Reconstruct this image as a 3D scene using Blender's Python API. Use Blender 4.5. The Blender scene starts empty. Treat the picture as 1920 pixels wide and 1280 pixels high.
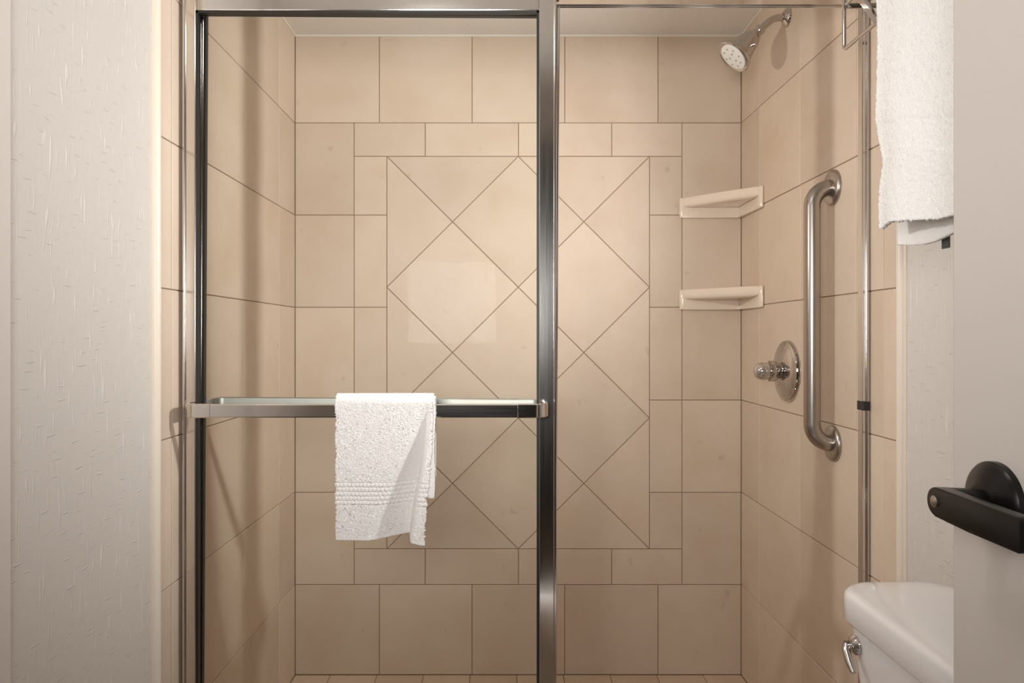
import bpy, bmesh, math, random
from mathutils import Vector, Matrix, noise
random.seed(7)
SC = bpy.context.scene
COL = SC.collection

# ---------------------------------------------------------------- camera, light, exposure
H = 1.15                                   # lens height above the bathroom floor
cam = bpy.data.cameras.new('camera'); camo = bpy.data.objects.new('camera', cam); COL.objects.link(camo)
camo.location = (0, 0, H); camo.rotation_euler = (math.pi/2, 0, 0)
cam.sensor_width = 36.0; cam.lens = 1365/1920*36
cam.shift_x = 18/1920; cam.shift_y = -8/1920; cam.clip_start = 0.02
SC.camera = camo
w = bpy.data.worlds.new('world'); SC.world = w; w.use_nodes = True
w.node_tree.nodes['Background'].inputs[0].default_value = (1.0, 0.93, 0.85, 1)
w.node_tree.nodes['Background'].inputs[1].default_value = 0.05
def area(name, loc, aim, sx, sy, power, color, spread=180, shape='RECTANGLE'):
    l = bpy.data.lights.new(name, 'AREA'); l.shape = shape; l.size = sx; l.size_y = sy
    l.energy = power; l.color = color; l.spread = math.radians(spread)
    o = bpy.data.objects.new(name, l); COL.objects.link(o)
    o.location = (loc[0], loc[1], loc[2]+H)
    d = Vector(aim) - Vector(loc)
    o.rotation_euler = d.to_track_quat('-Z', 'Y').to_euler()
    return o
area('key_light', (-0.23, -0.20, 0.16), (0.06, 2.4, 0.56), 0.40, 0.38, 6.6, (1.0, 0.985, 0.965), 102)  # added soft key light just behind the lens; no fixture stands there
area('ceiling_light', (-0.22, 0.66, 0.985), (-0.22, 0.72, 0.0), 0.30, 0.30, 2.7, (1.0, 0.98, 0.95), 180, 'DISK')
def spot(name, loc, aim, power, half, blend, radius, color):
    l = bpy.data.lights.new(name, 'SPOT'); l.energy = power; l.spot_size = math.radians(half*2); l.spot_blend = blend
    l.shadow_soft_size = radius; l.color = color
    o = bpy.data.objects.new(name, l); COL.objects.link(o); o.location = (loc[0], loc[1], loc[2]+H)
    o.rotation_euler = (Vector(aim)-Vector(loc)).to_track_quat('-Z', 'Y').to_euler(); return o
# the two hand-held lamps of the shoot, one by each side wall, shining across into the shower
spot('lamp_left', (-0.62, 1.335, 0.42), (0.79, 1.86, 0.16), 28, 49, 1.0, 0.022, (1.0, 0.965, 0.92))
spot('lamp_right', (0.715, 1.235, 0.42), (-0.50, 1.98, 0.42), 59, 57, 1.0, 0.03, (1.0, 0.99, 0.985))
SC.view_settings.view_transform = 'Standard'; SC.view_settings.look = 'None'
SC.view_settings.exposure = 0.0; SC.view_settings.gamma = 1.0
SC.view_settings.use_curve_mapping = False

# ---------------------------------------------------------------- material helpers
def new_mat(name):
    m = bpy.data.materials.new(name); m.use_nodes = True
    nt = m.node_tree; b = nt.nodes['Principled BSDF']
    return m, nt, b
def setp(b, **k):
    names = {'color': 'Base Color', 'rough': 'Roughness', 'metal': 'Metallic', 'spec': 'Specular IOR Level', 'coat': 'Coat Weight', 'sheen': 'Sheen Weight', 'trans': 'Transmission Weight', 'ior': 'IOR'}
    for a, v in k.items():
        b.inputs[names[a]].default_value = (*v, 1) if a == 'color' else v
def node(nt, t, **inp):
    n = nt.nodes.new(t)
    for k, v in inp.items(): n.inputs[k.replace('_', ' ')].default_value = v
    return n
def ramp(nt, fac, stops):
    r = nt.nodes.new('ShaderNodeValToRGB'); cr = r.color_ramp
    while len(cr.elements) > len(stops): cr.elements.remove(cr.elements[-1])
    while len(cr.elements) < len(stops): cr.elements.new(0.5)
    for e, (p, c) in zip(cr.elements, stops):
        e.position = p; e.color = (*c, 1) if len(c) == 3 else c
    nt.links.new(fac, r.inputs[0]); return r
def bump(nt, b, height, strength, dist):
    n = nt.nodes.new('ShaderNodeBump'); n.inputs['Strength'].default_value = strength; n.inputs['Distance'].default_value = dist
    nt.links.new(height, n.inputs['Height']); nt.links.new(n.outputs[0], b.inputs['Normal']); return n
def plain(name, color, rough=0.5, metal=0.0, spec=0.5, bscale=None, bstr=0.1, bdist=0.001, coat=0.0):
    m, nt, b = new_mat(name); setp(b, color=color, rough=rough, metal=metal, spec=spec, coat=coat)
    if bscale:
        tc = node(nt, 'ShaderNodeTexCoord'); n = node(nt, 'ShaderNodeTexNoise', Scale=bscale, Detail=4.0)
        nt.links.new(tc.outputs['Object'], n.inputs['Vector']); bump(nt, b, n.outputs['Fac'], bstr, bdist)
    return m

def tile_material(name, c0, c1, c2, rough=0.34):
    m, nt, b = new_mat(name)
    tc = node(nt, 'ShaderNodeTexCoord'); oi = node(nt, 'ShaderNodeObjectInfo')
    mul = node(nt, 'ShaderNodeMath'); mul.operation = 'MULTIPLY'; mul.inputs[1].default_value = 37.0
    nt.links.new(oi.outputs['Random'], mul.inputs[0])
    add = node(nt, 'ShaderNodeVectorMath'); add.operation = 'ADD'
    nt.links.new(tc.outputs['Object'], add.inputs[0]); nt.links.new(mul.outputs[0], add.inputs[1])
    n1 = node(nt, 'ShaderNodeTexNoise', Scale=5.0, Detail=6.0, Roughness=0.6)
    n2 = node(nt, 'ShaderNodeTexNoise', Scale=60.0, Detail=5.0, Roughness=0.65)
    n3 = node(nt, 'ShaderNodeTexNoise', Scale=22.0, Detail=2.0)
    for n in (n1, n2, n3): nt.links.new(add.outputs[0], n.inputs['Vector'])
    r = ramp(nt, n1.outputs['Fac'], [(0.3, c0), (0.52, c1), (0.75, c2)])
    hs = node(nt, 'ShaderNodeHueSaturation')
    mr = node(nt, 'ShaderNodeMapRange'); mr.inputs['To Min'].default_value = 0.95; mr.inputs['To Max'].default_value = 1.05
    nt.links.new(oi.outputs['Random'], mr.inputs['Value']); nt.links.new(mr.outputs[0], hs.inputs['Value'])
    nt.links.new(r.outputs[0], hs.inputs['Color'])
    # small darker flecks of the stone
    fr = ramp(nt, n3.outputs['Fac'], [(0.70, (1, 1, 1)), (0.80, (0.86, 0.82, 0.78))])
    mx = node(nt, 'ShaderNodeMix'); mx.data_type = 'RGBA'; mx.blend_type = 'MULTIPLY'; mx.inputs[0].default_value = 1.0
    nt.links.new(hs.outputs[0], mx.inputs[6]); nt.links.new(fr.outputs[0], mx.inputs[7])
    nt.links.new(mx.outputs[2], b.inputs['Base Color'])
    setp(b, rough=rough, spec=0.24)
    bump(nt, b, n2.outputs['Fac'], 0.06, 0.0012)
    return m

def wallpaper_material():
    m, nt, b = new_mat('wallpaper')
    tc = node(nt, 'ShaderNodeTexCoord')
    def mapped(scale, rot=(0, 0, 0)):
        mp = node(nt, 'ShaderNodeMapping'); mp.inputs['Scale'].default_value = scale; mp.inputs['Rotation'].default_value = rot
        nt.links.new(tc.outputs['Object'], mp.inputs[0]); return mp
    ribs = node(nt, 'ShaderNodeTexNoise', Scale=1.0, Detail=2.0); nt.links.new(mapped((330, 330, 9)).outputs[0], ribs.inputs['Vector'])
    # long raised fibres, steep, and short flat ones
    f1 = node(nt, 'ShaderNodeTexNoise', Scale=1.0, Detail=0.0, Distortion=0.7); nt.links.new(mapped((60, 120, 13), (0.05, 0, 0)).outputs[0], f1.inputs['Vector'])
    f2 = node(nt, 'ShaderNodeTexNoise', Scale=1.0, Detail=0.0, Distortion=0.5); nt.links.new(mapped((60, 150, 20), (-0.10, 0, 0)).outputs[0], f2.inputs['Vector'])
    f3 = node(nt, 'ShaderNodeTexNoise', Scale=1.0, Detail=0.0); nt.links.new(mapped((40, 30, 230), (0.06, 0, 0)).outputs[0], f3.inputs['Vector'])
    r1 = ramp(nt, f1.outputs['Fac'], [(0.71, (0, 0, 0)), (0.79, (1, 1, 1))])
    r2 = ramp(nt, f2.outputs['Fac'], [(0.72, (0, 0, 0)), (0.80, (1, 1, 1))])
    r3 = ramp(nt, f3.outputs['Fac'], [(0.73, (0, 0, 0)), (0.82, (1, 1, 1))])
    a = node(nt, 'ShaderNodeMath'); a.operation = 'MAXIMUM'; nt.links.new(r1.outputs[0], a.inputs[0]); nt.links.new(r2.outputs[0], a.inputs[1])
    a2 = node(nt, 'ShaderNodeMath'); a2.operation = 'MAXIMUM'; nt.links.new(a.outputs[0], a2.inputs[0]); nt.links.new(r3.outputs[0], a2.inputs[1])
    s = node(nt, 'ShaderNodeMath'); s.operation = 'MULTIPLY_ADD'; s.inputs[1].default_value = 0.35
    nt.links.new(ribs.outputs['Fac'], s.inputs[0]); nt.links.new(a2.outputs[0], s.inputs[2])
    r = ramp(nt, a.outputs[0], [(0.0, (0.63, 0.595, 0.56)), (1.0, (0.70, 0.665, 0.635))])  # steep fibres lightened: their highlights are put into the base colour
    nt.links.new(r.outputs[0], b.inputs['Base Color'])
    setp(b, rough=0.42, spec=0.4)
    bump(nt, b, s.outputs[0], 0.75, 0.0009)
    return m

def glass_material():
    m = bpy.data.materials.new('door_glass'); m.use_nodes = True; nt = m.node_tree; nt.nodes.clear()
    out = nt.nodes.new('ShaderNodeOutputMaterial'); mix = nt.nodes.new('ShaderNodeMixShader')
    tr = nt.nodes.new('ShaderNodeBsdfTransparent'); gl = nt.nodes.new('ShaderNodeBsdfGlossy'); fr = nt.nodes.new('ShaderNodeFresnel')
    tr.inputs[0].default_value = (0.984, 0.987, 0.982, 1); gl.inputs['Roughness'].default_value = 0.02; fr.inputs[0].default_value = 1.045
    nt.links.new(fr.outputs[0], mix.inputs[0]); nt.links.new(tr.outputs[0], mix.inputs[1]); nt.links.new(gl.outputs[0], mix.inputs[2])
    nt.links.new(mix.outputs[0], out.inputs[0]); return m

def brushed(name, color, rough, scale):
    m, nt, b = new_mat(name); setp(b, color=color, rough=rough, metal=1.0)
    tc = node(nt, 'ShaderNodeTexCoord'); mp = node(nt, 'ShaderNodeMapping'); mp.inputs['Scale'].default_value = scale
    n = node(nt, 'ShaderNodeTexNoise', Scale=1.0, Detail=3.0)
    nt.links.new(tc.outputs['Object'], mp.inputs[0]); nt.links.new(mp.outputs[0], n.inputs['Vector'])
    mr = node(nt, 'ShaderNodeMapRange'); mr.inputs['To Min'].default_value = rough*0.8; mr.inputs['To Max'].default_value = rough*1.3
    nt.links.new(n.outputs['Fac'], mr.inputs['Value']); nt.links.new(mr.outputs[0], b.inputs['Roughness'])
    return m

def terry(name, color, scale):
    m, nt, b = new_mat(name); setp(b, color=color, rough=0.95, spec=0.1, sheen=0.3)
    tc = node(nt, 'ShaderNodeTexCoord')
    v = node(nt, 'ShaderNodeTexVoronoi', Scale=scale); n = node(nt, 'ShaderNodeTexNoise', Scale=scale*0.6, Detail=3.0)
    nt.links.new(tc.outputs['Object'], v.inputs['Vector']); nt.links.new(tc.outputs['Object'], n.inputs['Vector'])
    s = node(nt, 'ShaderNodeMath'); s.operation = 'SUBTRACT'; nt.links.new(n.outputs['Fac'], s.inputs[0]); nt.links.new(v.outputs['Distance'], s.inputs[1])
    bump(nt, b, s.outputs[0], 0.5, 0.0016); return m

def popcorn():
    m, nt, b = new_mat('ceiling_paint'); setp(b, color=(0.86, 0.82, 0.77), rough=0.9, spec=0.2)
    tc = node(nt, 'ShaderNodeTexCoord'); n = node(nt, 'ShaderNodeTexNoise', Scale=120.0, Detail=5.0, Roughness=0.7)
    nt.links.new(tc.outputs['Object'], n.inputs['Vector']); bump(nt, b, n.outputs['Fac'], 0.7, 0.006); return m

M = {}
M['tile'] = tile_material('beige_wall_tile', (0.625, 0.495, 0.38), (0.66, 0.54, 0.43), (0.69, 0.57, 0.46), 0.46)
M['floor_tile'] = tile_material('beige_floor_tile', (0.60, 0.46, 0.34), (0.66, 0.52, 0.40), (0.69, 0.55, 0.43), 0.45)
M['grout'] = plain('grout', (0.30, 0.205, 0.135), 0.9, bscale=300, bstr=0.3)
M['wallpaper'] = wallpaper_material()
M['paint'] = plain('door_paint', (0.68, 0.625, 0.585), 0.45, bscale=90, bstr=0.03)
M['trim'] = plain('cream_trim', (0.74, 0.66, 0.56), 0.4, bscale=60, bstr=0.03)
M['caulk'] = plain('white_caulk', (0.80, 0.75, 0.68), 0.55, bscale=120, bstr=0.2)
M['ceiling'] = popcorn()
M['hall'] = plain('hall_paint', (0.10, 0.085, 0.075), 0.8, bscale=60, bstr=0.05)
M['alu'] = brushed('satin_aluminium', (0.70, 0.67, 0.64), 0.14, (400, 400, 6))
M['alu_bar'] = brushed('satin_aluminium_bar', (0.68, 0.65, 0.62), 0.10, (6, 400, 400))
M['alu_dull'] = brushed('dull_aluminium', (0.62, 0.61, 0.57), 0.42, (6, 400, 400))
M['rubber'] = plain('black_seal', (0.015, 0.014, 0.013), 0.45, bscale=100, bstr=0.05)
M['chrome'] = plain('chrome', (0.54, 0.51, 0.485), 0.06, 1.0, bscale=30, bstr=0.005)
M['steel'] = brushed('brushed_steel', (0.44, 0.40, 0.365), 0.28, (500, 500, 12))
M['glass'] = glass_material()
M['acrylic'] = plain('smoky_acrylic', (0.55, 0.50, 0.46), 0.08, 0.75, bscale=40, bstr=0.02)
M['spray'] = plain('spray_face', (0.80, 0.79, 0.76), 0.5, bscale=200, bstr=0.1)
M['nozzle'] = plain('nozzle', (0.30, 0.30, 0.30), 0.5, bscale=200, bstr=0.1)
M['ceramic'] = plain('almond_ceramic', (0.78, 0.66, 0.54), 0.12, spec=0.5, bscale=20, bstr=0.03, coat=0.3)
M['porcelain'] = plain('white_porcelain', (0.88, 0.87, 0.875), 0.10, spec=0.5, bscale=8, bstr=0.01, coat=0.4)
M['terry'] = terry('white_terry', (0.90, 0.875, 0.85), 520)
M['terry_big'] = terry('white_terry_bath', (0.90, 0.885, 0.87), 420)
M['tag'] = plain('woven_tag', (0.06, 0.07, 0.06), 0.8, bscale=400, bstr=0.1)
M['bronze'] = plain('dark_bronze', (0.007, 0.0052, 0.0048), 0.30, 0.0, 0.28, bscale=120, bstr=0.02)
M['bathfloor'] = tile_material('bathroom_floor', (0.42, 0.34, 0.27), (0.48, 0.39, 0.31), (0.52, 0.43, 0.34), 0.4)

# ---------------------------------------------------------------- object helpers (coordinates: lens at the origin, +Y into the shower; H is added)
WL = {}
def link(o, parent, loc):
    COL.objects.link(o); WL[o.name] = Vector(loc)
    if parent is not None:
        o.parent = parent; o.location = Vector(loc) - WL[parent.name]
    else:
        o.location = loc
def empty(name, loc, label=None, cat=None, group=None, kind=None, parent=None):
    o = bpy.data.objects.new(name, None); o.empty_display_size = 0.05
    link(o, parent, (loc[0], loc[1], loc[2]+H)); tag(o, label, cat, group, kind); return o
def tag(o, label=None, cat=None, group=None, kind=None):
    for k, v in (('label', label), ('category', cat), ('group', group), ('kind', kind)):
        if v: o[k] = v
    return o
def obj(name, bm, mat, parent=None, smooth=None):
    bmesh.ops.recalc_face_normals(bm, faces=bm.faces)
    vs = [v.co for v in bm.verts]
    lo = Vector([min(v[i] for v in vs) for i in range(3)]); hi = Vector([max(v[i] for v in vs) for i in range(3)])
    org = Vector(((lo.x+hi.x)/2, (lo.y+hi.y)/2, lo.z))
    for v in bm.verts: v.co -= org
    me = bpy.data.meshes.new(name); bm.to_mesh(me); bm.free()
    me.materials.append(M[mat] if isinstance(mat, str) else mat)
    if smooth is not None:
        for p in me.polygons: p.use_smooth = True
        me.set_sharp_from_angle(angle=math.radians(smooth))
    o = bpy.data.objects.new(name, me)
    link(o, parent, (org.x, org.y, org.z+H)); return o
def box(x0, x1, y0, y1, z0, z1, bev=0.0, seg=2, bm=None):
    b = bm or bmesh.new(); t = bmesh.new()
    bmesh.ops.create_cube(t, size=1.0)
    for v in t.verts: v.co = ((x0+x1)/2+v.co.x*(x1-x0), (y0+y1)/2+v.co.y*(y1-y0), (z0+z1)/2+v.co.z*(z1-z0))
    if bev: bmesh.ops.bevel(t, geom=t.edges[:], offset=bev, segments=seg, affect='EDGES', profile=0.5)
    return merge(b, t)
def merge(b, t):
    mp = {}
    for v in t.verts: mp[v] = b.verts.new(v.co)
    for f in t.faces:
        try: b.faces.new([mp[v] for v in f.verts])
        except ValueError: pass
    t.free(); return b
def ring_loft(rings, closed_ring=True, cap=True, bm=None):
    b = bm or bmesh.new(); R = [[b.verts.new(p) for p in r] for r in rings]; n = len(rings[0])
    for a, c in zip(R[:-1], R[1:]):
        for i in range(n if closed_ring else n-1):
            j = (i+1) % n; b.faces.new((a[i], a[j], c[j], c[i]))
    if cap:
        b.faces.new(R[0]); b.faces.new(R[-1])
    return b
def basis(d):
    d = Vector(d).normalized(); up = Vector((0, 0, 1)) if abs(d.z) < 0.95 else Vector((0, 1, 0))
    u = d.cross(up).normalized(); v = u.cross(d).normalized(); return d, u, v
def lathe(o, d, prof, n=40, bm=None):
    d, u, v = basis(d); o = Vector(o)
    rings = [[o + d*h + (u*math.cos(t) + v*math.sin(t))*max(r, 1e-4) for t in [2*math.pi*i/n for i in range(n)]] for r, h in prof]
    return ring_loft(rings, bm=bm)
def tube(path, rad, n=16, bm=None):
    P = [Vector(p) for p in path]; rings = []; pu = None
    for i, p in enumerate(P):
        t = (P[min(i+1, len(P)-1)] - P[max(i-1, 0)]).normalized()
        if pu is None: _, pu, _ = basis(t)
        u = (pu - t*pu.dot(t)).normalized(); v = t.cross(u); pu = u
        r = rad[i] if isinstance(rad, (list, tuple)) else rad
        rings.append([p + (u*math.cos(a) + v*math.sin(a))*r for a in [2*math.pi*k/n for k in range(n)]])
    return ring_loft(rings, bm=bm)
def fillet(pts, r, seg=8, lim=0.49):
    P = [Vector(p) for p in pts]; out = [P[0]]
    for i in range(1, len(P)-1):
        a, b_, c = P[i-1], P[i], P[i+1]; u = (a-b_).normalized(); v = (c-b_).normalized()
        ang = u.angle(v); d = min(r/math.tan(ang/2), (a-b_).length*lim, (c-b_).length*lim)
        rr = d*math.tan(ang/2); cen = b_ + (u+v).normalized()*(rr/math.sin(ang/2))
        s = b_+u*d-cen; e = b_+v*d-cen; tot = s.angle(e)
        for k in range(seg+1):
            t = k/seg; out.append(cen + (s*math.sin((1-t)*tot) + e*math.sin(t*tot))/math.sin(tot))
    out.append(P[-1]); return out
def sweep_flat(path, half_t, z0, z1, bm=None):            # upright flat strip along a level path (bar rail)
    P = [Vector((p[0], p[1], 0)) for p in path]; rings = []; c = 0.002
    for i, p in enumerate(P):
        t = (P[min(i+1, len(P)-1)] - P[max(i-1, 0)]).normalized(); nrm = Vector((-t.y, t.x, 0))
        sec = [(-half_t, z0+c), (-half_t, z1-c), (-half_t+c, z1), (half_t-c, z1), (half_t, z1-c), (half_t, z0+c), (half_t-c, z0), (-half_t+c, z0)]
        rings.append([p + nrm*s + Vector((0, 0, z)) for s, z in sec])
    return ring_loft(rings, bm=bm)
def prism(poly, axis_map, a, b_, bev=0.0, seg=2):          # polygon extruded from a to b_; axis_map(u, v, w) -> xyz
    t = bmesh.new(); A = [t.verts.new(axis_map(u, v, a)) for u, v in poly]; B = [t.verts.new(axis_map(u, v, b_)) for u, v in poly]
    n = len(poly); t.faces.new(A); t.faces.new(B)
    for i in range(n): t.faces.new((A[i], A[(i+1) % n], B[(i+1) % n], B[i]))
    if bev: bmesh.ops.bevel(t, geom=t.edges[:], offset=bev, segments=seg, affect='EDGES', profile=0.5)
    return t

# ---------------------------------------------------------------- tiles
def area2(p): return sum(p[i][0]*p[(i+1) % len(p)][1]-p[(i+1) % len(p)][0]*p[i][1] for i in range(len(p)))/2
def inset(poly, g):
    if area2(poly) < 0: poly = poly[::-1]
    n = len(poly); L = []
    for i in range(n):
        (x0, y0), (x1, y1) = poly[i], poly[(i+1) % n]; l = math.hypot(x1-x0, y1-y0)
        nx, ny = -(y1-y0)/l, (x1-x0)/l; L.append(((x0+nx*g, y0+ny*g), ((x1-x0)/l, (y1-y0)/l)))
    out = []
    for i in range(n):
        (p, d), (q, e) = L[i-1], L[i]; cr = d[0]*e[1]-d[1]*e[0]
        t = ((q[0]-p[0])*e[1]-(q[1]-p[1])*e[0])/cr; out.append((p[0]+d[0]*t, p[1]+d[1]*t))
    return out
GAP, PROUD = 0.0011, 0.003
def tile(poly, amap, parent, mat='tile', name='tile', base=-0.006):
    dz = random.uniform(-0.0004, 0.0004)
    r0 = inset(poly, GAP); r1 = inset(poly, GAP+0.0012)
    rings = [[amap(u, v, base) for u, v in r0], [amap(u, v, -0.001+dz) for u, v in r0], [amap(u, v, dz) for u, v in r1]]
    return obj(name, ring_loft(rings), mat, parent)
def rect(u0, u1, v0, v1): return [(u0, v0), (u1, v0), (u1, v1), (u0, v1)]
def clip(poly, u0, u1, v0, v1):
    for ax, val, sgn in ((0, u0, 1), (0, u1, -1), (1, v0, 1), (1, v1, -1)):
        out = []
        for i in range(len(poly)):
            a, b_ = poly[i], poly[(i+1) % len(poly)]; da, db = (a[ax]-val)*sgn, (b_[ax]-val)*sgn
            if da >= -1e-9: out.append(a)
            if (da > 1e-9 and db < -1e-9) or (da < -1e-9 and db > 1e-9):
                t = da/(da-db); out.append((a[0]+(b_[0]-a[0])*t, a[1]+(b_[1]-a[1])*t))
        poly = out
    q = []
    for p in poly:
        if not q or math.hypot(p[0]-q[-1][0], p[1]-q[-1][1]) > 1e-6: q.append(p)
    if len(q) > 1 and math.hypot(q[0][0]-q[-1][0], q[0][1]-q[-1][1]) < 1e-6: q.pop()
    return q

XL, XR, YB = -0.6885, 0.793, 2.416                 # shower side walls and back wall
ZC, ZF = 1.002, -1.120                             # ceiling, shower floor
FLOOR = -1.15
ROWS = [ZF, -0.8212, -0.515, -0.2088, 0.0991, 0.4053, 0.7115, ZC]

# ---- structure: shower back wall with its laid tile pattern
wb = obj('wall_back', box(XL-0.10, XR+0.10, YB+PROUD, YB+0.12, FLOOR, ZC+0.05), 'grout'); tag(wb, 'beige tiled back wall of the shower with a diamond panel', kind='structure')
mb = lambda u, v, w_: (u, YB-w_, v)
cx = [XL, -0.409, -0.101, 0.207, 0.5168, XR]
for v0, v1 in ((ROWS[6], ZC), (ZF, ROWS[1])):
    for a, b_ in zip(cx[:-1], cx[1:]): tile(rect(a, b_, v0, v1), mb, wb)
SL, SR = -0.4925, 0.5965; PL, PR, PT, PB = -0.384, 0.4885, 0.600, -0.7027
for v0, v1 in zip(ROWS[1:6], ROWS[2:7]):
    tile(rect(XL, SL, v0, v1), mb, wb); tile(rect(SR, XR, v0, v1), mb, wb)
bxs = [SL, -0.2566, 0.0531, 0.3628, SR]
for v0, v1 in ((PT, ROWS[6]), (ROWS[1], PB)):
    for a, b_ in zip(bxs[:-1], bxs[1:]): tile(rect(a, b_, v0, v1), mb, wb)
rz = [PB, ROWS[2], ROWS[3], ROWS[4], ROWS[5], PT]
for v0, v1 in zip(rz[:-1], rz[1:]):
    tile(rect(SL, PL, v0, v1), mb, wb); tile(rect(PR, SR, v0, v1), mb, wb)
du, dv = (PR-PL)/4, (PT-PB)/6
for i in range(5):
    for j in range(7):
        if (i+j) % 2:
            c = (PL+du*i, PB+dv*j)
            p = clip([(c[0]+du, c[1]), (c[0], c[1]+dv), (c[0]-du, c[1]), (c[0], c[1]-dv)], PL, PR, PB, PT)
            if len(p) >= 3: tile(p, mb, wb)

# ---- shower side walls
YT = 1.462
cols = [YT, 1.516, 1.632, 1.938, 2.246, YB]
for side in ('left', 'right'):
    X = XL if side == 'left' else XR; s = -1 if side == 'left' else 1
    x0, x1 = (X+s*PROUD, X+s*0.10)
    wsd = obj('wall_'+side, box(min(x0, x1), max(x0, x1), YT-0.004, YB+0.10, FLOOR, ZC+0.05), 'grout')
    tag(wsd, 'beige tiled %s side wall of the shower' % side, kind='structure')
    ms = lambda u, v, w_, X=X, s=s: (X-s*w_, u, v)
    for a, b_ in zip(cols[:-1], cols[1:]):
        for v0, v1 in zip(ROWS[:-1], ROWS[1:]): tile(rect(a, b_, v0, v1), ms, wsd)
    # wallpapered wall of the room beyond the tiles
    wr = obj('wall_%s_wallpaper' % side, box(min(X, x1), max(X, x1), -0.10, YT-0.035, FLOOR, ZC+0.05), 'wallpaper')
    tag(wr, 'embossed pale wallpaper wall on the %s' % side, kind='structure')
    # bullnose trim strip between tile and wallpaper
    b = tube([(X-s*0.000, YT-0.016, FLOOR+0.001), (X-s*0.000, YT-0.016, ZC-0.001)], 0.010, 20)
    box(min(X-s*0.002, x1), max(X-s*0.002, x1), YT-0.036, YT-0.002, FLOOR+0.001, ZC-0.001, bm=b)
    tag(obj('trim_1' if side == 'left' else 'trim_2', b, 'trim', smooth=40), 'cream bullnose strip where tile meets the %s wallpaper' % side, kind='structure')
    tag(obj('trim_%d' % (3 if side == 'left' else 4), box(min(X-s*0.004, X), max(X-s*0.004, X), YT, YB-0.004, ZC-0.005, ZC), 'caulk'), 'white caulk line along the %s shower ceiling edge' % side, kind='structure')
tag(obj('trim_5', box(XL, XR, YB-0.004, YB, ZC-0.006, ZC), 'caulk'), 'white caulk line along the back shower ceiling edge', kind='structure')
# shallow pier at the near end of the left wall
tag(obj('wall_left_pier', box(XL-0.05, XL+0.006, -0.09, 1.012, FLOOR, ZC, 0.002), 'paint'), 'plain painted edge strip at the near left wall', kind='structure')

# ---- ceiling, floors, curb, doorway wall and hall
tag(obj('ceiling', box(XL-0.7, XR+0.6, -2.4, YB+0.10, ZC, ZC+0.10), 'ceiling'), 'stippled off-white ceiling', kind='structure')
fs = obj('floor_shower', box(XL-0.05, XR+0.05, 1.60, YB+0.05, FLOOR, ZF-PROUD), 'grout'); tag(fs, 'beige tiled shower floor', kind='structure')
mf = lambda u, v, w_: (u, v, ZF+w_)
fx = [XL] + [-0.5705+0.1545*k for k in range(9)] + [XR]
fy = [YB-0.155*k for k in range(6)][::-1]
for a, b_ in zip(fx[:-1], fx[1:]):
    for c, d in zip(fy[:-1], fy[1:]): tile(rect(a, b_, c, d), mf, fs, 'floor_tile')
fb = obj('floor', box(XL-0.7, XR+0.6, -2.4, 1.53, FLOOR-0.05, FLOOR-PROUD), 'grout'); tag(fb, 'stone tiled bathroom floor', kind='structure')
mg = lambda u, v, w_: (u, v, FLOOR+w_)
for i in range(5):
    for j in range(5):
        u0, v0 = XL+0.3*i, -0.06+0.306*j
        tile(rect(u0, min(u0+0.3, XR), v0, v0+0.306), mg, fb, 'bathfloor')
tag(obj('trim_6', box(XL, XR, 1.53, 1.63, FLOOR, -1.05, 0.006), 'tile'), 'low beige curb under the shower door', kind='structure')
OX0, OX1, OZ = -0.62, 0.512, 0.90
tag(obj('wall_front', merge(box(XL-0.1, OX0, -0.20, -0.095, FLOOR, ZC), merge(box(OX1, XR+0.1, -0.20, -0.095, FLOOR, ZC), box(OX0, OX1, -0.20, -0.095, OZ, ZC))), 'paint'), 'painted wall around the bathroom doorway', kind='structure')
for nm, a in (('wall_hall_left', (-1.39, -1.30, -2.4, -0.2, FLOOR, ZC)), ('wall_hall_right', (1.30, 1.39, -2.4, -0.2, FLOOR, ZC)), ('wall_hall_far', (-1.39, 1.39, -2.49, -2.4, FLOOR, ZC))):
    tag(obj(nm, box(*a), 'hall'), 'dim hall wall behind the doorway', kind='structure')

# ---------------------------------------------------------------- bathroom door with lever
dr = empty('door_1', (0.484, 0.365, FLOOR+0.01), 'plain greige door standing open at the right with black lever', None, None, 'structure')
obj('slab', box(0.464, 0.504, -0.02, 0.75, FLOOR+0.01, 0.885, 0.002), 'paint', dr)
lv = empty('lever_handle', (0.464, 0.682, -0.19), parent=dr); lv['label'] = 'black bronze lever with privacy button'
LY, LZ = 0.682, -0.154
obj('rose', lathe((0.464, LY, LZ), (-1, 0, 0), [(0.0, 0), (0.0375, 0), (0.0375, 0.006), (0.0355, 0.0085), (0.034, 0.0095), (0.026, 0.0135), (0.017, 0.0165), (0.015, 0.0172), (0.0, 0.0172)], 56), 'bronze', lv, 35)
obj('stem', lathe((0.464, LY, LZ), (-1, 0, 0), [(0.0, 0.012), (0.0110, 0.012), (0.0110, 0.0195), (0.0122, 0.0200), (0.0132, 0.047), (0.0, 0.047)], 40), 'bronze', lv, 35)
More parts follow.
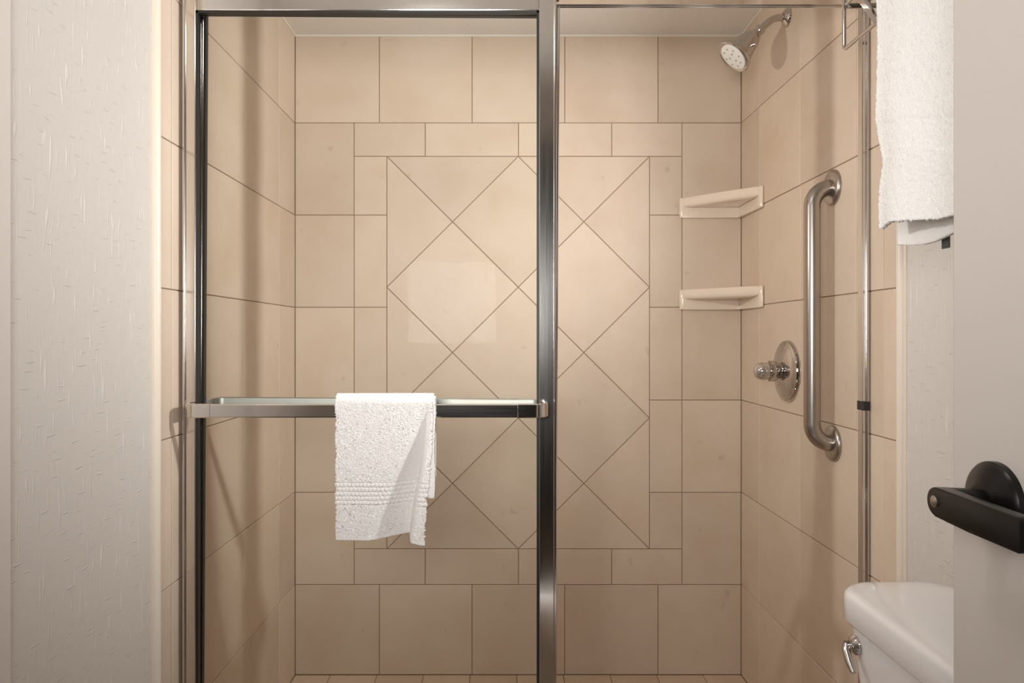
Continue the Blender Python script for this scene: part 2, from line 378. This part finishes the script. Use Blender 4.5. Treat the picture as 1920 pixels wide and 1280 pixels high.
# lever blade: rounded at the spindle, running towards the hinge side, returning to the door at its end
pts = []
for k in range(17):
    a = math.pi/2 - math.pi*k/16*1.0
    pts.append((LY+0.0135*math.cos(a), LZ+0.0135*math.sin(a)))
pts = [(LY+0.0135*math.sin(math.pi*k/16), LZ+0.0135*math.cos(math.pi*k/16)) for k in range(17)]
pts += [(LY-0.05, LZ-0.0140), (LY-0.058, LZ-0.0155), (LY-0.110, LZ-0.0165), (LY-0.113, LZ-0.013), (LY-0.113, LZ+0.010), (LY-0.110, LZ+0.0125)]
b = prism(pts, lambda u, v, w_: (w_, u, v), 0.405, 0.418, 0.0016, 2)
ret = box(0.412, 0.442, LY-0.113, LY-0.098, LZ-0.0155, LZ+0.0115, 0.004, 2); merge(b, ret)
obj('lever', b, 'bronze', lv, 35)
obj('button', lathe((0.4055, LY+0.001, LZ), (-1, 0, 0), [(0.0, -0.001), (0.0055, -0.001), (0.0055, 0.001), (0.004, 0.0022), (0.0, 0.0025)], 24), 'steel', lv, 35)

# ---------------------------------------------------------------- shower door frame (fixed), then the two sliding panels
fr = empty('shower_door_frame', (0.05, 1.58, -1.05), 'satin aluminium shower door frame with overhead track and wall jambs', 'door frame')
obj('header', box(XL+0.0005, XR-0.0005, 1.540, 1.590, 0.7235, 0.775, 0.003), 'alu_bar', fr)
obj('header_lip', box(XL+0.0005, XR-0.0005, 1.5905, 1.594, 0.7195, 0.77, 0.001), 'alu_bar', fr)
for x0, x1 in ((XL+0.0005, XL+0.0075), (XR-0.016, XR-0.0005)):
    j = obj('jamb', box(x0, x1, 1.572, 1.592, -1.05, 0.7235, 0.0015), 'alu', fr)
    if x1 > 0:
        obj('jamb_edge', box(x1-0.0075, x1-0.002, 1.5665, 1.572, -1.05, 0.7235, 0.0022, 3), 'alu', j)
        for z in (0.635, -0.62):
            obj('screw', lathe((x0+0.004, 1.572, z), (0, -1, 0), [(0, 0), (0.0042, 0), (0.0036, 0.0016), (0.0015, 0.0024), (0, 0.0024)], 16), 'chrome', j, 40)
        obj('bumper', box(x0-0.001, x1-0.0015, 1.5655, 1.594, -0.158, -0.138, 0.0015), 'rubber', j)
obj('sill', box(XL+0.001, XR-0.001, 1.548, 1.600, -1.05, -1.028, 0.003), 'alu_bar', fr)

def panel(root, x0, x1, y0, y1, z0, z1, wl, wr_, ht, tilt):
    """framed glass panel; tilt = slight lean about Y"""
    cxp, czp = (x0+x1)/2, z0
    rot = Matrix.Rotation(tilt, 4, 'Y')
    def lean(bm):
        for v in bm.verts:
            p = Vector((v.co.x-cxp, 0, v.co.z-czp)); p = rot @ p; v.co = (cxp+p.x, v.co.y, czp+p.z)
        return bm
    ym = (y0+y1)/2
    for a, c, nm in ((x0, x0+wl, 'stile'), (x1-wr_, x1, 'stile')):
        bm = box(a, c, y0, y1, z0, z1, 0.0015)
        st = obj(nm, lean(bm), 'alu', root)
        ia = c if a == x0 else a-0.0045; ib = c+0.0045 if a == x0 else a
        obj('seal', lean(box(ia, ib, ym-0.006, ym+0.006, z0+ht, z1-ht)), 'rubber', st)
        # bright drawn edge of the profile
        ea = a-0.0004 if a == x0 else c-0.0062; eb = a+0.0058 if a == x0 else c+0.0004
        obj('profile_edge', lean(box(ea, eb, y0-0.004, y0+0.001, z0, z1, 0.0019, 3)), 'alu', st)
    for c, d in ((z0, z0+ht), (z1-ht, z1)):
        rl = obj('rail', lean(box(x0+wl, x1-wr_, y0, y1, c, d, 0.0015)), 'alu_bar', root)
        e0, e1 = (d, d+0.004) if c == z0 else (c-0.004, c)
        obj('seal', lean(box(x0+wl, x1-wr_, ym-0.006, ym+0.006, e0, e1)), 'rubber', rl)
    obj('pane', lean(box(x0+wl-0.004, x1-wr_+0.004, ym-0.0025, ym+0.0025, z0+ht-0.004, z1-ht+0.004)), 'glass', root)
    return lean

p1 = empty('shower_door_panel', (-0.283, 1.56, -1.03), 'front sliding glass shower panel whose outside towel bar carries the hand towel', 'shower door', 'sliding shower door panels')
panel(p1, -0.6800, 0.1150, 1.550, 1.568, -1.0275, 0.7195, 0.0265, 0.0370, 0.0235, 0.0)
BZ0, BZ1 = -0.1650, -0.1375
full = fillet([(-0.6570, 1.550), (-0.6570, 1.4975), (0.0920, 1.4975), (0.0920, 1.550)], 0.026, 10)
full = [p for p in full]
tb = empty('towel_bar', (-0.283, 1.52, BZ0), parent=p1); tb['label'] = 'flat aluminium towel bar with curved ends'
k = len(full)//2
xl_cut, xr_cut = -0.6010, 0.0320
left = full[:k] + [Vector((xl_cut, 1.4975, 0))]
right = [Vector((xr_cut, 1.4975, 0))] + full[k:]
obj('end_bracket', sweep_flat(left, 0.0042, BZ0-0.0008, BZ1+0.0008), 'alu_bar', tb, 30)
obj('end_bracket', sweep_flat(right, 0.0042, BZ0-0.0008, BZ1+0.0008), 'alu_bar', tb, 30)
obj('bar', sweep_flat([(xl_cut+0.0006, 1.4975), (xr_cut-0.0006, 1.4975)], 0.0040, BZ0, BZ1), 'alu_bar', tb, 30)

p2 = empty('shower_door_panel', (-0.285, 1.60, -1.03), 'rear sliding glass shower panel stacked behind the front one, leaning slightly', 'shower door', 'sliding shower door panels')
lean2 = panel(p2, -0.6800, 0.1130, 1.5745, 1.5895, -1.0225, 0.7190, 0.0235, 0.0300, 0.0180, 0.0062)
inner = fillet([(-0.652, 1.5895), (-0.652, 1.640), (0.082, 1.640), (0.082, 1.5895)], 0.022, 8)
b2 = sweep_flat(inner, 0.004, BZ0-0.001, BZ1+0.001)
obj('towel_bar', lean2(b2), 'alu_dull', p2, 30)

# ---------------------------------------------------------------- grab bar
gb = empty('grab_bar', (0.742, 1.743, -0.30), 'vertical brushed steel grab bar on the right shower wall', 'grab bar')
GX, GY, G1, G0 = 0.7415, 1.743, 0.358, -0.254
path = fillet([(XR-0.004, GY, G1), (GX, GY, G1), (GX, GY, G0), (XR-0.004, GY, G0)], 0.049, 16, 0.96)
obj('bar', tube(path, 0.0192, 28), 'steel', gb, 60)
for z in (G1, G0):
    fl = obj('flange', lathe((XR, GY, z), (-1, 0, 0), [(0, 0), (0.0425, 0), (0.0425, 0.005), (0.040, 0.0085), (0.034, 0.0105), (0.022, 0.0115), (0.0, 0.0115)], 48), 'steel', gb, 40)

# ---------------------------------------------------------------- shower valve
va = empty('shower_valve', (0.78, 2.02, -0.19), 'round chrome shower valve with clear ended knob beside the grab bar', 'valve')
VO = (XR, 2.02, -0.094)
obj('escutcheon', lathe(VO, (-1, 0, 0), [(0, 0), (0.086, 0), (0.086, 0.004), (0.083, 0.010), (0.076, 0.0135), (0.0735, 0.0128), (0.071, 0.0145), (0.055, 0.020), (0.036, 0.024), (0.030, 0.025), (0, 0.025)], 64), 'chrome', va, 35)
kn = obj('knob', lathe(VO, (-1, 0, 0), [(0, 0.022), (0.0215, 0.022), (0.0215, 0.030), (0.0250, 0.033), (0.0262, 0.036), (0.0262, 0.052), (0.0245, 0.056), (0.0, 0.056)], 40), 'chrome', va, 35)
obj('knob_cap', lathe(VO, (-1, 0, 0), [(0, 0.055), (0.022, 0.055), (0.0245, 0.058), (0.0248, 0.072), (0.0225, 0.082), (0.0175, 0.0895), (0.010, 0.094), (0, 0.095)], 40), 'acrylic', kn, 35)
for a in range(8):
    t = 2*math.pi*a/8
    obj('grip_rib', tube([(XR-0.037, 2.02+0.0262*math.cos(t), -0.094+0.0262*math.sin(t)), (XR-0.055, 2.02+0.0258*math.cos(t), -0.094+0.0258*math.sin(t))], 0.003, 8), 'chrome', kn, 60)

# ---------------------------------------------------------------- shower head
sh = empty('overhead_shower', (0.65, 1.99, 0.74), 'bell shaped chrome shower head on a curved arm, pointing down left', 'shower head')
obj('flange', lathe((XR, 2.02, 0.888), (-1, 0, 0), [(0, 0), (0.0265, 0), (0.0265, 0.003), (0.024, 0.008), (0.017, 0.013), (0.0145, 0.015), (0, 0.015)], 40), 'chrome', sh, 35)
J = Vector((0.7135, 2.012, 0.851))
arm = fillet([(XR-0.002, 2.02, 0.888), (0.752, 2.02, 0.886), tuple(J)], 0.05, 12)
obj('arm', tube(arm, 0.0098, 20), 'chrome', sh, 60)
AX = Vector((-0.70, -0.07, -0.72)).normalized()
obj('swivel_nut', lathe(J - AX*0.002, AX, [(0, 0), (0.0135, 0), (0.0145, 0.003), (0.0145, 0.013), (0.0125, 0.016), (0.0150, 0.019), (0.0165, 0.024), (0.014, 0.029), (0, 0.029)], 32), 'chrome', sh, 30)
hd = obj('bell', lathe(J + AX*0.022, AX, [(0, 0), (0.015, 0), (0.021, 0.007), (0.026, 0.020), (0.033, 0.045), (0.040, 0.066), (0.0425, 0.074), (0.0495, 0.079), (0.0515, 0.084), (0.0505, 0.090), (0.047, 0.092), (0.043, 0.0895), (0, 0.0895)], 56), 'chrome', sh, 35)
fc = obj('spray_face', lathe(J + AX*0.022, AX, [(0, 0.0885), (0.0405, 0.0885), (0.0400, 0.0912), (0.036, 0.0925), (0, 0.0925)], 48), 'spray', hd, 35)
_, uu, vv = basis(AX)
for rr, n in ((0.028, 8), (0.012, 3)):
    for q in range(n):
        t = 2*math.pi*q/n + 0.3
        obj('nozzle', lathe(J + AX*0.1140 + uu*rr*math.cos(t) + vv*rr*math.sin(t), AX, [(0, 0), (0.0026, 0), (0.002, 0.0022), (0, 0.0022)], 10), 'nozzle', fc, 40)
# lever tab on the bell
tp = J + AX*0.066 + (Vector((0.45, -0.75, -0.2)).normalized())*0.034
obj('spray_lever', lathe(tp, (0.45, -0.75, -0.2), [(0, -0.004), (0.006, -0.004), (0.005, 0.006), (0, 0.008)], 16), 'chrome', hd, 40)

# ---------------------------------------------------------------- corner soap shelves
def soap(zt, label):
    zb = zt-0.066; zs = zt-0.031
    so = empty('soap_shelf', (XR-0.1, YB-0.1, zb), label, 'soap shelf', 'ceramic corner soap shelves')
    x0, y1 = 0.586, 2.204; t = 0.012
    # wall flanges (an L)
    poly = [(x0, YB-0.001), (x0, YB-0.008), (x0+0.008, YB-t-0.002), (XR-t-0.002, YB-t-0.002), (XR-t-0.002, y1+0.008), (XR-0.008, y1), (XR-0.001, y1), (XR-0.001, YB-0.001)]
    obj('wall_flange', prism(poly, lambda u, v, w_: (u, v, w_), zb, zt, 0.004, 3), 'ceramic', so, 40)
    # dish: triangle with a slightly hollowed front, rolled lip and sunken top
    n = 14; A = Vector((x0+0.012, YB-0.0135)); B = Vector((XR-0.0135, y1+0.010)); C = Vector((XR-0.010, YB-0.010))
    front = []
    for q in range(n+1):
        s_ = q/n; p = A.lerp(B, s_); out = Vector((-1, -1)).normalized()*(0.006*math.sin(math.pi*s_))
        front.append(p+out)
    outl = [(p.x, p.y) for p in front] + [(C.x, C.y)]
    cen = Vector((C.x-0.055, C.y-0.055))
    def ring(f, z): return [(cen.x+(u-cen.x)*f, cen.y+(v-cen.y)*f, z) for u, v in outl]
    rings = [ring(0.80, zs-0.002), ring(0.93, zs), ring(0.985, zs+0.005), ring(1.0, zs+0.013), ring(0.995, zt-0.006), ring(0.96, zt-0.001), ring(0.90, zt-0.001), ring(0.84, zt-0.008), ring(0.60, zt-0.012)]
    obj('dish', ring_loft(rings), 'ceramic', so, 60)
soap(0.4600, 'upper almond ceramic corner soap shelf below the shower head')
soap(0.1570, 'lower almond ceramic corner soap shelf above the shower valve')

# ---------------------------------------------------------------- hand towel on the door bar
def smooth(a, b_, x):
    t = max(0.0, min(1.0, (x-a)/(b_-a))); return t*t*(3-2*t)
def towel_sheet(nu, nv, fn, thick):
    """closed cloth slab: fn(u, v) -> front point, normal handled by offsetting along the local normal"""
    P = [[Vector(fn(i/nu, j/nv)) for i in range(nu+1)] for j in range(nv+1)]
    bm = bmesh.new(); N = []
    for j in range(nv+1):
        row = []
        for i in range(nu+1):
            a = P[j][min(i+1, nu)]-P[j][max(i-1, 0)]; b_ = P[min(j+1, nv)][i]-P[max(j-1, 0)][i]
            row.append(a.cross(b_).normalized())
        N.append(row)
    F = [[bm.verts.new(P[j][i]) for i in range(nu+1)] for j in range(nv+1)]
    B = [[bm.verts.new(P[j][i]-N[j][i]*thick) for i in range(nu+1)] for j in range(nv+1)]
    for j in range(nv):
        for i in range(nu):
            bm.faces.new((F[j][i], F[j][i+1], F[j+1][i+1], F[j+1][i])); bm.faces.new((B[j][i], B[j+1][i], B[j+1][i+1], B[j][i+1]))
    for j in range(nv):
        bm.faces.new((F[j][0], F[j+1][0], B[j+1][0], B[j][0])); bm.faces.new((F[j][nu], B[j][nu], B[j+1][nu], F[j+1][nu]))
    for i in range(nu):
        bm.faces.new((F[0][i], B[0][i], B[0][i+1], F[0][i+1])); bm.faces.new((F[nv][i], F[nv][i+1], B[nv][i+1], B[nv][i]))
    return bm
ZTOP = -0.1195                     # crest of the cloth over the bar
YC = 1.4975                        # bar centre line
def drape(s, rad, ztop, front_len):
    """s = distance from crest, positive down the front; returns (y offset from bar, z)"""
    q = math.pi*rad/2
    if abs(s) < q:
        a = s/rad; return (-rad*math.sin(a), ztop-rad*(1-math.cos(a)))
    return (-rad if s > 0 else rad, ztop-rad-(abs(s)-q))
def fold(u, t):
    """how far the cloth stands back (+) or forward (-) of the bar's front"""
    ub = 0.90-0.55*smooth(0.05, 1.0, t)*0.5-0.55*0.5*t; ur = 0.955-0.15*t
    D = 0.042*smooth(0.06, 0.65, t); y = 0.0
    if u > ub:
        y += D*((u-ub)/(ur-ub) if u < ur else 1-smooth(ur, ur+0.07, u))
    y -= 0.010*smooth(0.1, 1.0, t)*(0.5+0.5*math.sin(u*2.4))
    y -= 0.016*smooth(0.0, 0.8, t)*smooth(ur, ur+0.07, u)
    return y, ub, ur
def hand_front(u, v):
    back, front = 0.20, 0.300
    s = -back + (back+front)*v
    y, z = drape(s, 0.0165, ZTOP, front)
    t = max(0.0, s)/front
    x0 = -0.3395+0.003*t; x1 = -0.1420-0.0135*smooth(0.25, 1.0, t)
    x = x0+(x1-x0)*u
    yy = YC+y
    if s > 0.02:
        f, ub, ur = fold(u, t); yy += f
        z += 0.006*smooth(0.75, 1.0, t)*smooth(ub, ur, u)*(1-smooth(ur, ur+0.08, u)) - 0.006*smooth(0.7, 1.0, t)*smooth(ur, 1.0, u)
        amp = 0.00045
        if 0.615 < t < 0.765:
            r = (t-0.615)/0.15*5; q = u*24+int(r)*0.5
            yy -= 0.0015*(abs(math.sin(q*math.pi))*abs(math.sin(r*math.pi))-0.5); amp = 0.0002
        elif t > 0.975: amp = 0.0001
        yy += random.uniform(-amp, amp)
        x += 0.0010*math.sin(t*31+1.3)*(1 if u in (0, 1) else 0)
    else:
        z += random.uniform(-0.0004, 0.0004); yy += random.uniform(-0.0003, 0.0003)
    return (x, yy, z)
ht = empty('hand_towel', (-0.24, YC, -0.41), 'white terry hand towel folded over the shower door towel bar', 'towel')
obj('top_layer', towel_sheet(150, 330, hand_front, 0.0045), 'terry', ht, 180)
def hand_under(u, v):
    back, front = 0.17, 0.205
    s = -back + (back+front)*v
    y, z = drape(s, 0.0105, ZTOP-0.0055, front)
    x = -0.330+0.1925*u
    yy = YC+y
    if s > 0.02:
        t = s/0.300; x += 0.0012*math.sin(t*14)*u
        uu_ = min(1.0, (x+0.3395)/(0.1975-0.0135*smooth(0.25, 1.0, t)))
        yy += max(fold(uu_, t)[0], -0.03)+0.0015+random.uniform(-0.0003, 0.0003)
    return (x, yy, z)
obj('under_layer', towel_sheet(110, 220, hand_under, 0.0045), 'terry', ht, 180)

# ---------------------------------------------------------------- towel rack and bath towel above the toilet
RX, RY0, RY1, RZ = 0.610, 0.70, 1.299, 0.5125
tr = empty('towel_rack', (0.70, 1.0, RZ), 'chrome wire towel rack mounted above the toilet', 'towel rack')
R = 0.0036
TZ = 0.592
obj('front_rail', tube(fillet([(RX, RY1, TZ+0.10), (RX, RY1, RZ), (RX, RY0, RZ), (RX, RY0, TZ+0.10)], 0.008, 6), R, 12), 'chrome', tr, 60)
for x in (RX, 0.67, 0.73):
    obj('shelf_rail', tube([(x, RY0, 0.66), (x, RY1, 0.66)], R, 12), 'chrome', tr, 60)
for y in (RY0+0.001, RY1-0.001):
    obj('end_arm', box(RX-0.003, XR-0.002, y-0.002, y+0.002, TZ-0.006, TZ+0.003, 0.0012), 'chrome', tr, 30)
    obj('upper_arm', tube([(RX, y, 0.66), (XR-0.002, y, 0.66)], R, 12), 'chrome', tr, 60)
    obj('wall_plate', box(XR-0.006, XR-0.0005, y-0.022, y+0.022, 0.56, 0.70, 0.002), 'chrome', tr, 30)
br = bmesh.new()
for y0, y1 in ((1.247, 1.180),):
    d = Vector((0, y1-y0, 0.508-0.585)); d.normalize(); nn = Vector((0, -d.z, d.y))*0.0048
    q = [Vector((RX-0.004, y0, 0.587)), Vector((RX-0.004, y1, 0.510))]
    rings = [[p + nn + Vector((e, 0, 0)) for e in (0,)] + [p + nn + Vector((0.006, 0, 0)), p - nn + Vector((0.006, 0, 0)), p - nn] for p in q]
    ring_loft(rings, bm=br)
obj('diagonal_brace', br, 'chrome', tr)
obj('hook', tube(fillet([(RX-0.001, 1.288, TZ-0.003), (RX-0.001, 1.262, TZ-0.003), (RX-0.001, 1.247, 0.585)], 0.01, 6), 0.003, 10), 'chrome', tr, 60)

bt = empty('bath_towel', (0.61, 0.93, 0.14), 'large white bath towel hanging from the wire rack above the toilet', 'towel')
TT = 0.648+0.028
def bath(u, v):
    back, front = 0.545, 0.498
    s = -back+(back+front)*v
    rad = 0.024
    q = math.pi*rad/2
    if abs(s) < q: dx, z = -rad*math.sin(s/rad), TT-rad*(1-math.cos(s/rad))
    else: dx, z = (-rad if s > 0 else rad), TT-rad-(abs(s)-q)
    t = abs(s)/front
    yf = 1.147 if s > 0 else 1.170
    if s > 0:
        yf += 0.010*smooth(0.5, 0.62, t)*0 - 0.018*math.exp(-((t-0.80)/0.07)**2) + 0.004*math.sin(t*11) - 0.006*smooth(0.2, 0.0, t)
    y = 0.72+(yf-0.72)*u
    x = RX+dx
    if s > 0.05:
        x -= 0.010*math.sin(u*9+0.6)*t - 0.004*math.sin(u*21)*t
        z -= smooth(0.3, 1.0, t)*(0.021+0.020*(1-u)+0.003*math.sin(u*13))
        # woven band, sagging towards the door side
        tb_ = t + 0.16*(u-0.9)
        if 0.70 < tb_ < 0.78: x += 0.0010
        x += random.uniform(-0.0009, 0.0009)
    elif s < -0.05:
        x += 0.006*math.sin(u*8)*t; z -= 0.006*math.sin(u*10)*smooth(0.6, 1.0, t)
    x += random.uniform(-0.0002, 0.0002)
    return (x, y, z)
obj('cloth', towel_sheet(190, 420, lambda u, v: bath(u, v), 0.006), 'terry_big', bt, 180)
obj('care_tag', box(0.638, 0.640, 1.040, 1.058, 0.128, 0.146, 0.0005), 'tag', bt)

# ---------------------------------------------------------------- toilet
TX0, TX1, TY0, TY1 = 0.568, 0.776, 0.775, 1.262
def rrect(x0, x1, y0, y1, r, n=16):
    out = []
    for cxx, cyy, a0 in ((x1-r, y1-r, 0), (x0+r, y1-r, 90), (x0+r, y0+r, 180), (x1-r, y0+r, 270)):
        for q in range(n+1):
            a = math.radians(a0+90*q/n); out.append((cxx+r*math.cos(a), cyy+r*math.sin(a)))
    return out
tl = empty('toilet', (0.43, 1.02, FLOOR), 'white porcelain toilet with rounded tank lid beside the shower', 'toilet')
def rl(d, z, r=0.065, ex=0.0): return [(x, y, z) for x, y in rrect(TX0+d, TX1-d*0.5, TY0+d, TY1-d, max(r-d*0.6, 0.01))]
ld = obj('tank_lid', ring_loft([rl(0.010, -0.4720), rl(0.003, -0.4715), rl(0.0, -0.4670), rl(0.0, -0.432), rl(0.002, -0.426), rl(0.007, -0.4215), rl(0.016, -0.4190), rl(0.05, -0.4170), rl(0.09, -0.4160)]), 'porcelain', tl, 60)
def rt(d, z, r=0.05): return [(x, y, z) for x, y in rrect(TX0+0.012+d, TX1-0.004, TY0+0.014+d, TY1-0.014-d, r)]
tk = obj('tank', ring_loft([rt(0.045, -0.79, 0.04), rt(0.035, -0.775), rt(0.018, -0.66), rt(0.004, -0.52), rt(0.0, -0.4725)]), 'porcelain', tl, 60)
fl_ = obj('flush_lever', lathe((TX0+0.013, 1.196, -0.5050), (-1, 0, 0), [(0, 0), (0.016, 0), (0.016, 0.003), (0.012, 0.008), (0.007, 0.010), (0.007, 0.018), (0.0, 0.018)], 28), 'chrome', tl, 35)
b = tube([(TX0-0.003, 1.196, -0.504), (TX0-0.006, 1.190, -0.512), (TX0-0.007, 1.176, -0.526), (TX0-0.007, 1.163, -0.536)], [0.006, 0.0065, 0.0062, 0.0045], 16)
obj('handle', b, 'chrome', fl_, 60)
def oval(cxx, a, b_, z, n=40, sq=1.0):
    return [(cxx+a*math.cos(t)*(1.0 if math.cos(t) < 0 else 0.86), 1.018+b_*math.sin(t), z) for t in [2*math.pi*k_/n for k_ in range(n)]]
obj('bowl', ring_loft([oval(0.46, 0.22, 0.11, FLOOR), oval(0.46, 0.225, 0.115, FLOOR+0.03), oval(0.44, 0.19, 0.10, FLOOR+0.12), oval(0.40, 0.22, 0.13, FLOOR+0.22), oval(0.37, 0.27, 0.175, FLOOR+0.33), oval(0.365, 0.285, 0.185, FLOOR+0.365), oval(0.365, 0.285, 0.185, FLOOR+0.385)]), 'porcelain', tl, 60)
obj('deck', box(0.52, 0.775, 0.87, 1.166, FLOOR+0.26, FLOOR+0.358, 0.02, 3), 'porcelain', tl, 40)
obj('seat', ring_loft([oval(0.360, 0.285, 0.186, FLOOR+0.386), oval(0.360, 0.29, 0.19, FLOOR+0.392), oval(0.360, 0.285, 0.186, FLOOR+0.405)]), 'porcelain', tl, 40)
obj('seat_cover', ring_loft([oval(0.360, 0.285, 0.186, FLOOR+0.406), oval(0.360, 0.288, 0.188, FLOOR+0.412), oval(0.360, 0.27, 0.175, FLOOR+0.424), oval(0.360, 0.15, 0.10, FLOOR+0.428)]), 'porcelain', tl, 60)
for y in (0.935, 1.10):
    obj('hinge', lathe((0.595, y, FLOOR+0.357), (0, 0, 1), [(0, 0), (0.014, 0), (0.014, 0.06), (0.010, 0.066), (0, 0.066)], 20), 'porcelain', tl, 40)
